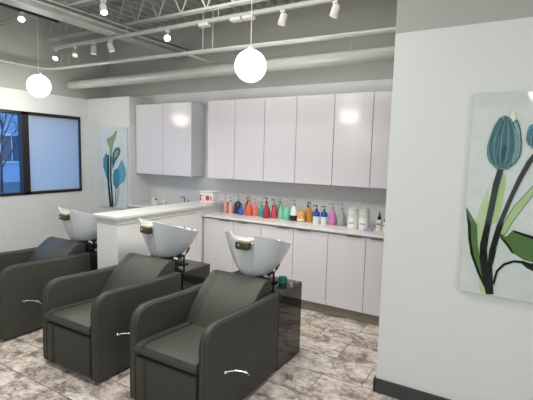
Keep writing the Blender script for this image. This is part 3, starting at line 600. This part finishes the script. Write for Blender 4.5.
# ------------------------------------------------------------------ light tracks and spot heads
TY, TZ = 3.15, 2.80
tk = thing('light_track', 'long grey light track running along the back wall below the joist', 'light track', (-3, TY, TZ))
obj('rail', BX(-1.9, 3.0, -.018, .018, 0, .032, .002), M['pipe'], tk)
for x in (-1.8, -.6, .6, 1.8, 2.8):
    a = bmesh.new(); tube(a, [(x, 0, .03), (x, 0, .12), (x, .108, .163)], .004, 6); obj('hanger', a, M['steel'], tk)
for x, nm in ((.44, 0), (.80, 0), (.93, 0)):
    obj('connector', BX(x-.055, x+.055, -.03, .03, -.03, -.001, .006), M['head'], tk)
tk2 = thing('light_track', 'black light track running front to back beside the girder', 'light track', (-4.22, 1.2, 2.922))
obj('rail', BX(-.016, .016, -2.5, 1.58, 0, .026, .002), M['black'], tk2)
def spot(x, y, z, aim, lb, lit=False, power=SPOT_W, off=False, drop=.075):
    # cylinder head hanging from a small adapter, pointing along aim
    t = thing('track_spotlight', lb, 'spotlight', (x, y, z), 'track spotlights')
    obj('adapter', BX(-.022, .022, -.016, .016, -.022, 0, .003), M['head'], t)
    a_ = bmesh.new(); tube(a_, [(0, 0, -.02), (0, 0, .02-drop)], .006, 8); obj('stem', a_, M['head'], t)
    d = Vector(aim).normalized(); q = Vector((0, 0, -1)).rotation_difference(d)
    c0 = Vector((0, 0, -drop))
    a_ = bmesh.new(); lathe(a_, [(0, .046), (.028, .044), (.031, .036), (.034, -.046), (.031, -.048), (.028, -.042), (0, -.042)], n=20)
    for v in a_.verts: v.co = c0+q @ v.co
    h = obj('housing', a_, M['head'], t, True)
    a_ = bmesh.new(); lathe(a_, [(0, -.0430), (.027, -.0430), (.027, -.045), (0, -.045)], n=20)
    for v in a_.verts: v.co = c0+q @ v.co
    obj('lens', a_, M['lens'] if lit else M['lens_off'], h)
    if not off:
        l = bpy.data.lights.new('spot_beam', 'SPOT'); l.energy = power; l.spot_size = math.radians(85); l.spot_blend = .9; l.color = (1, .97, .9); l.shadow_soft_size = .04
        lo = bpy.data.objects.new('spot_beam', l); C.objects.link(lo); lo.parent = t; lo.location = c0+d*.06
        lo.rotation_euler = Vector((0, 0, -1)).rotation_difference(d).to_euler()
spot(-4.83, TY, TZ, (.25, -.55, -.8), 'lit white track spotlight nearest the window on the long track', True)
spot(-4.47, TY, TZ, (.45, -.45, -.7), 'white track spotlight second from the window, tilted')
spot(-4.14, TY, TZ, (0, -.1, -1), 'white track spotlight third from the window, pointing down')
spot(-3.86, TY, TZ, (.35, .1, -1), 'white track spotlight fourth from the window, tilted right')
spot(-3.02, TY, TZ, (.75, -1, -.42), 'lit track spotlight aimed at the camera, right of the girder', True)
spot(-1.73, TY, TZ, (-.3, -.05, -1), 'white track spotlight just right of the near globe pendant', power=34)
spot(-1.27, TY, TZ, (-.25, -.05, -1), 'white track spotlight nearest the tulip wall', power=30)
spot(-4.22, 2.40, 2.922, (.6, -.4, -.7), 'lit spotlight on the black track by the girder', True, drop=.045)
spot(-4.22, 2.10, 2.922, (.5, -.3, -.8), 'lit spotlight on the black track at the left edge of view', True, drop=.045)
spot(-3.3, 2.62, 2.958, (.4, -.2, -.8), 'lit spotlight at the top edge between the joists', True)
# ------------------------------------------------------------------ street outside the window
struct('ground_outside', BX(-60, XL-.2, -25, 45, -.25, -.15), mat('asphalt', (.10, .11, .13, 1), .8, bump=(2, .2, 0)))
HS = mat('pale_siding', (.36, .42, .50, 1), .7, bump=(12, .1, 0)); HB = mat('blue_grey_siding', (.18, .25, .36, 1), .7, bump=(12, .1, 0)); RF = mat('slate_roof', (.10, .12, .16, 1), .8, bump=(20, .2, 0)); DG = mat('dark_window_glass', (.03, .05, .09, 1), .1); WT = mat('white_window_trim', (.6, .63, .68, 1), .6)
def house(x, y, wx, wy, h, m, lb):
    t = thing('house', lb, 'house', (x, y, -.15), 'houses across the street')
    obj('wall', BX(-wx/2, wx/2, -wy/2, wy/2, 0, h), m, t)
    r_ = bmesh.new(); p = [(-wy/2-.3, h), (wy/2+.3, h), (0, h+wy*.32)]; prism(r_, p, -wx/2-.3, wx/2+.3); obj('roof', r_, RF, t)
    for z in [1.0+2.6*i for i in range(int(h//2.7))]:
        nw = int(wy/2.1)
        for k in range(nw):
            yy = -wy/2+wy*(k+.5)/nw
            f_ = obj('window', BX(wx/2, wx/2+.06, yy-.6, yy+.6, z, z+1.5), WT, t)
            p_ = bmesh.new(); box(p_, wx/2+.06, wx/2+.08, yy-.5, yy-.03, z+.1, z+1.4); box(p_, wx/2+.06, wx/2+.08, yy+.03, yy+.5, z+.1, z+1.4); obj('pane', p_, DG, f_)
house(-26, 12.0, 7, 11, 6.8, HS, 'pale sided house across the street seen through the left window pane')
house(-30, 1.5, 7, 7, 6.2, HB, 'blue grey house across the street left of the pale house')
house(-31, 22, 7, 7, 6.0, HB, 'blue grey house across the street hidden behind the shade')
BK = mat('dark_bark', (.03, .028, .03, 1), .9)
def tree(x, y, h, seed, lb):
    rnd = random.Random(seed); bm = bmesh.new()
    def br(p, d, L_, r, dep):
        q = p+d*L_; mid = p+d*L_*.5+Vector((rnd.uniform(-1, 1), rnd.uniform(-1, 1), 0))*L_*.06
        tube(bm, [p, mid, q], [r, r*.85, r*.65], 5)
        if dep:
            for _ in range(3 if dep > 2 else 2):
                nd = (d+Vector((rnd.uniform(-.8, .8), rnd.uniform(-.9, .9), rnd.uniform(-.35, .5)))).normalized(); br(q if rnd.random() < .6 else mid, nd, L_*rnd.uniform(.62, .85), r*.6, dep-1)
    br(Vector((0, 0, 0)), Vector((0, 0, 1)), h*.27, .036, 7)
    t = obj('bare_tree', bm, BK, None, False, (x, y, -.15)); tag(t, lb, 'tree', 'bare street trees')
tree(-9.6, 4.9, 4.9, 3, 'bare dark tree close outside the left window pane')
tree(-14, 6.0, 6.5, 8, 'bare dark tree farther across the street behind the window')
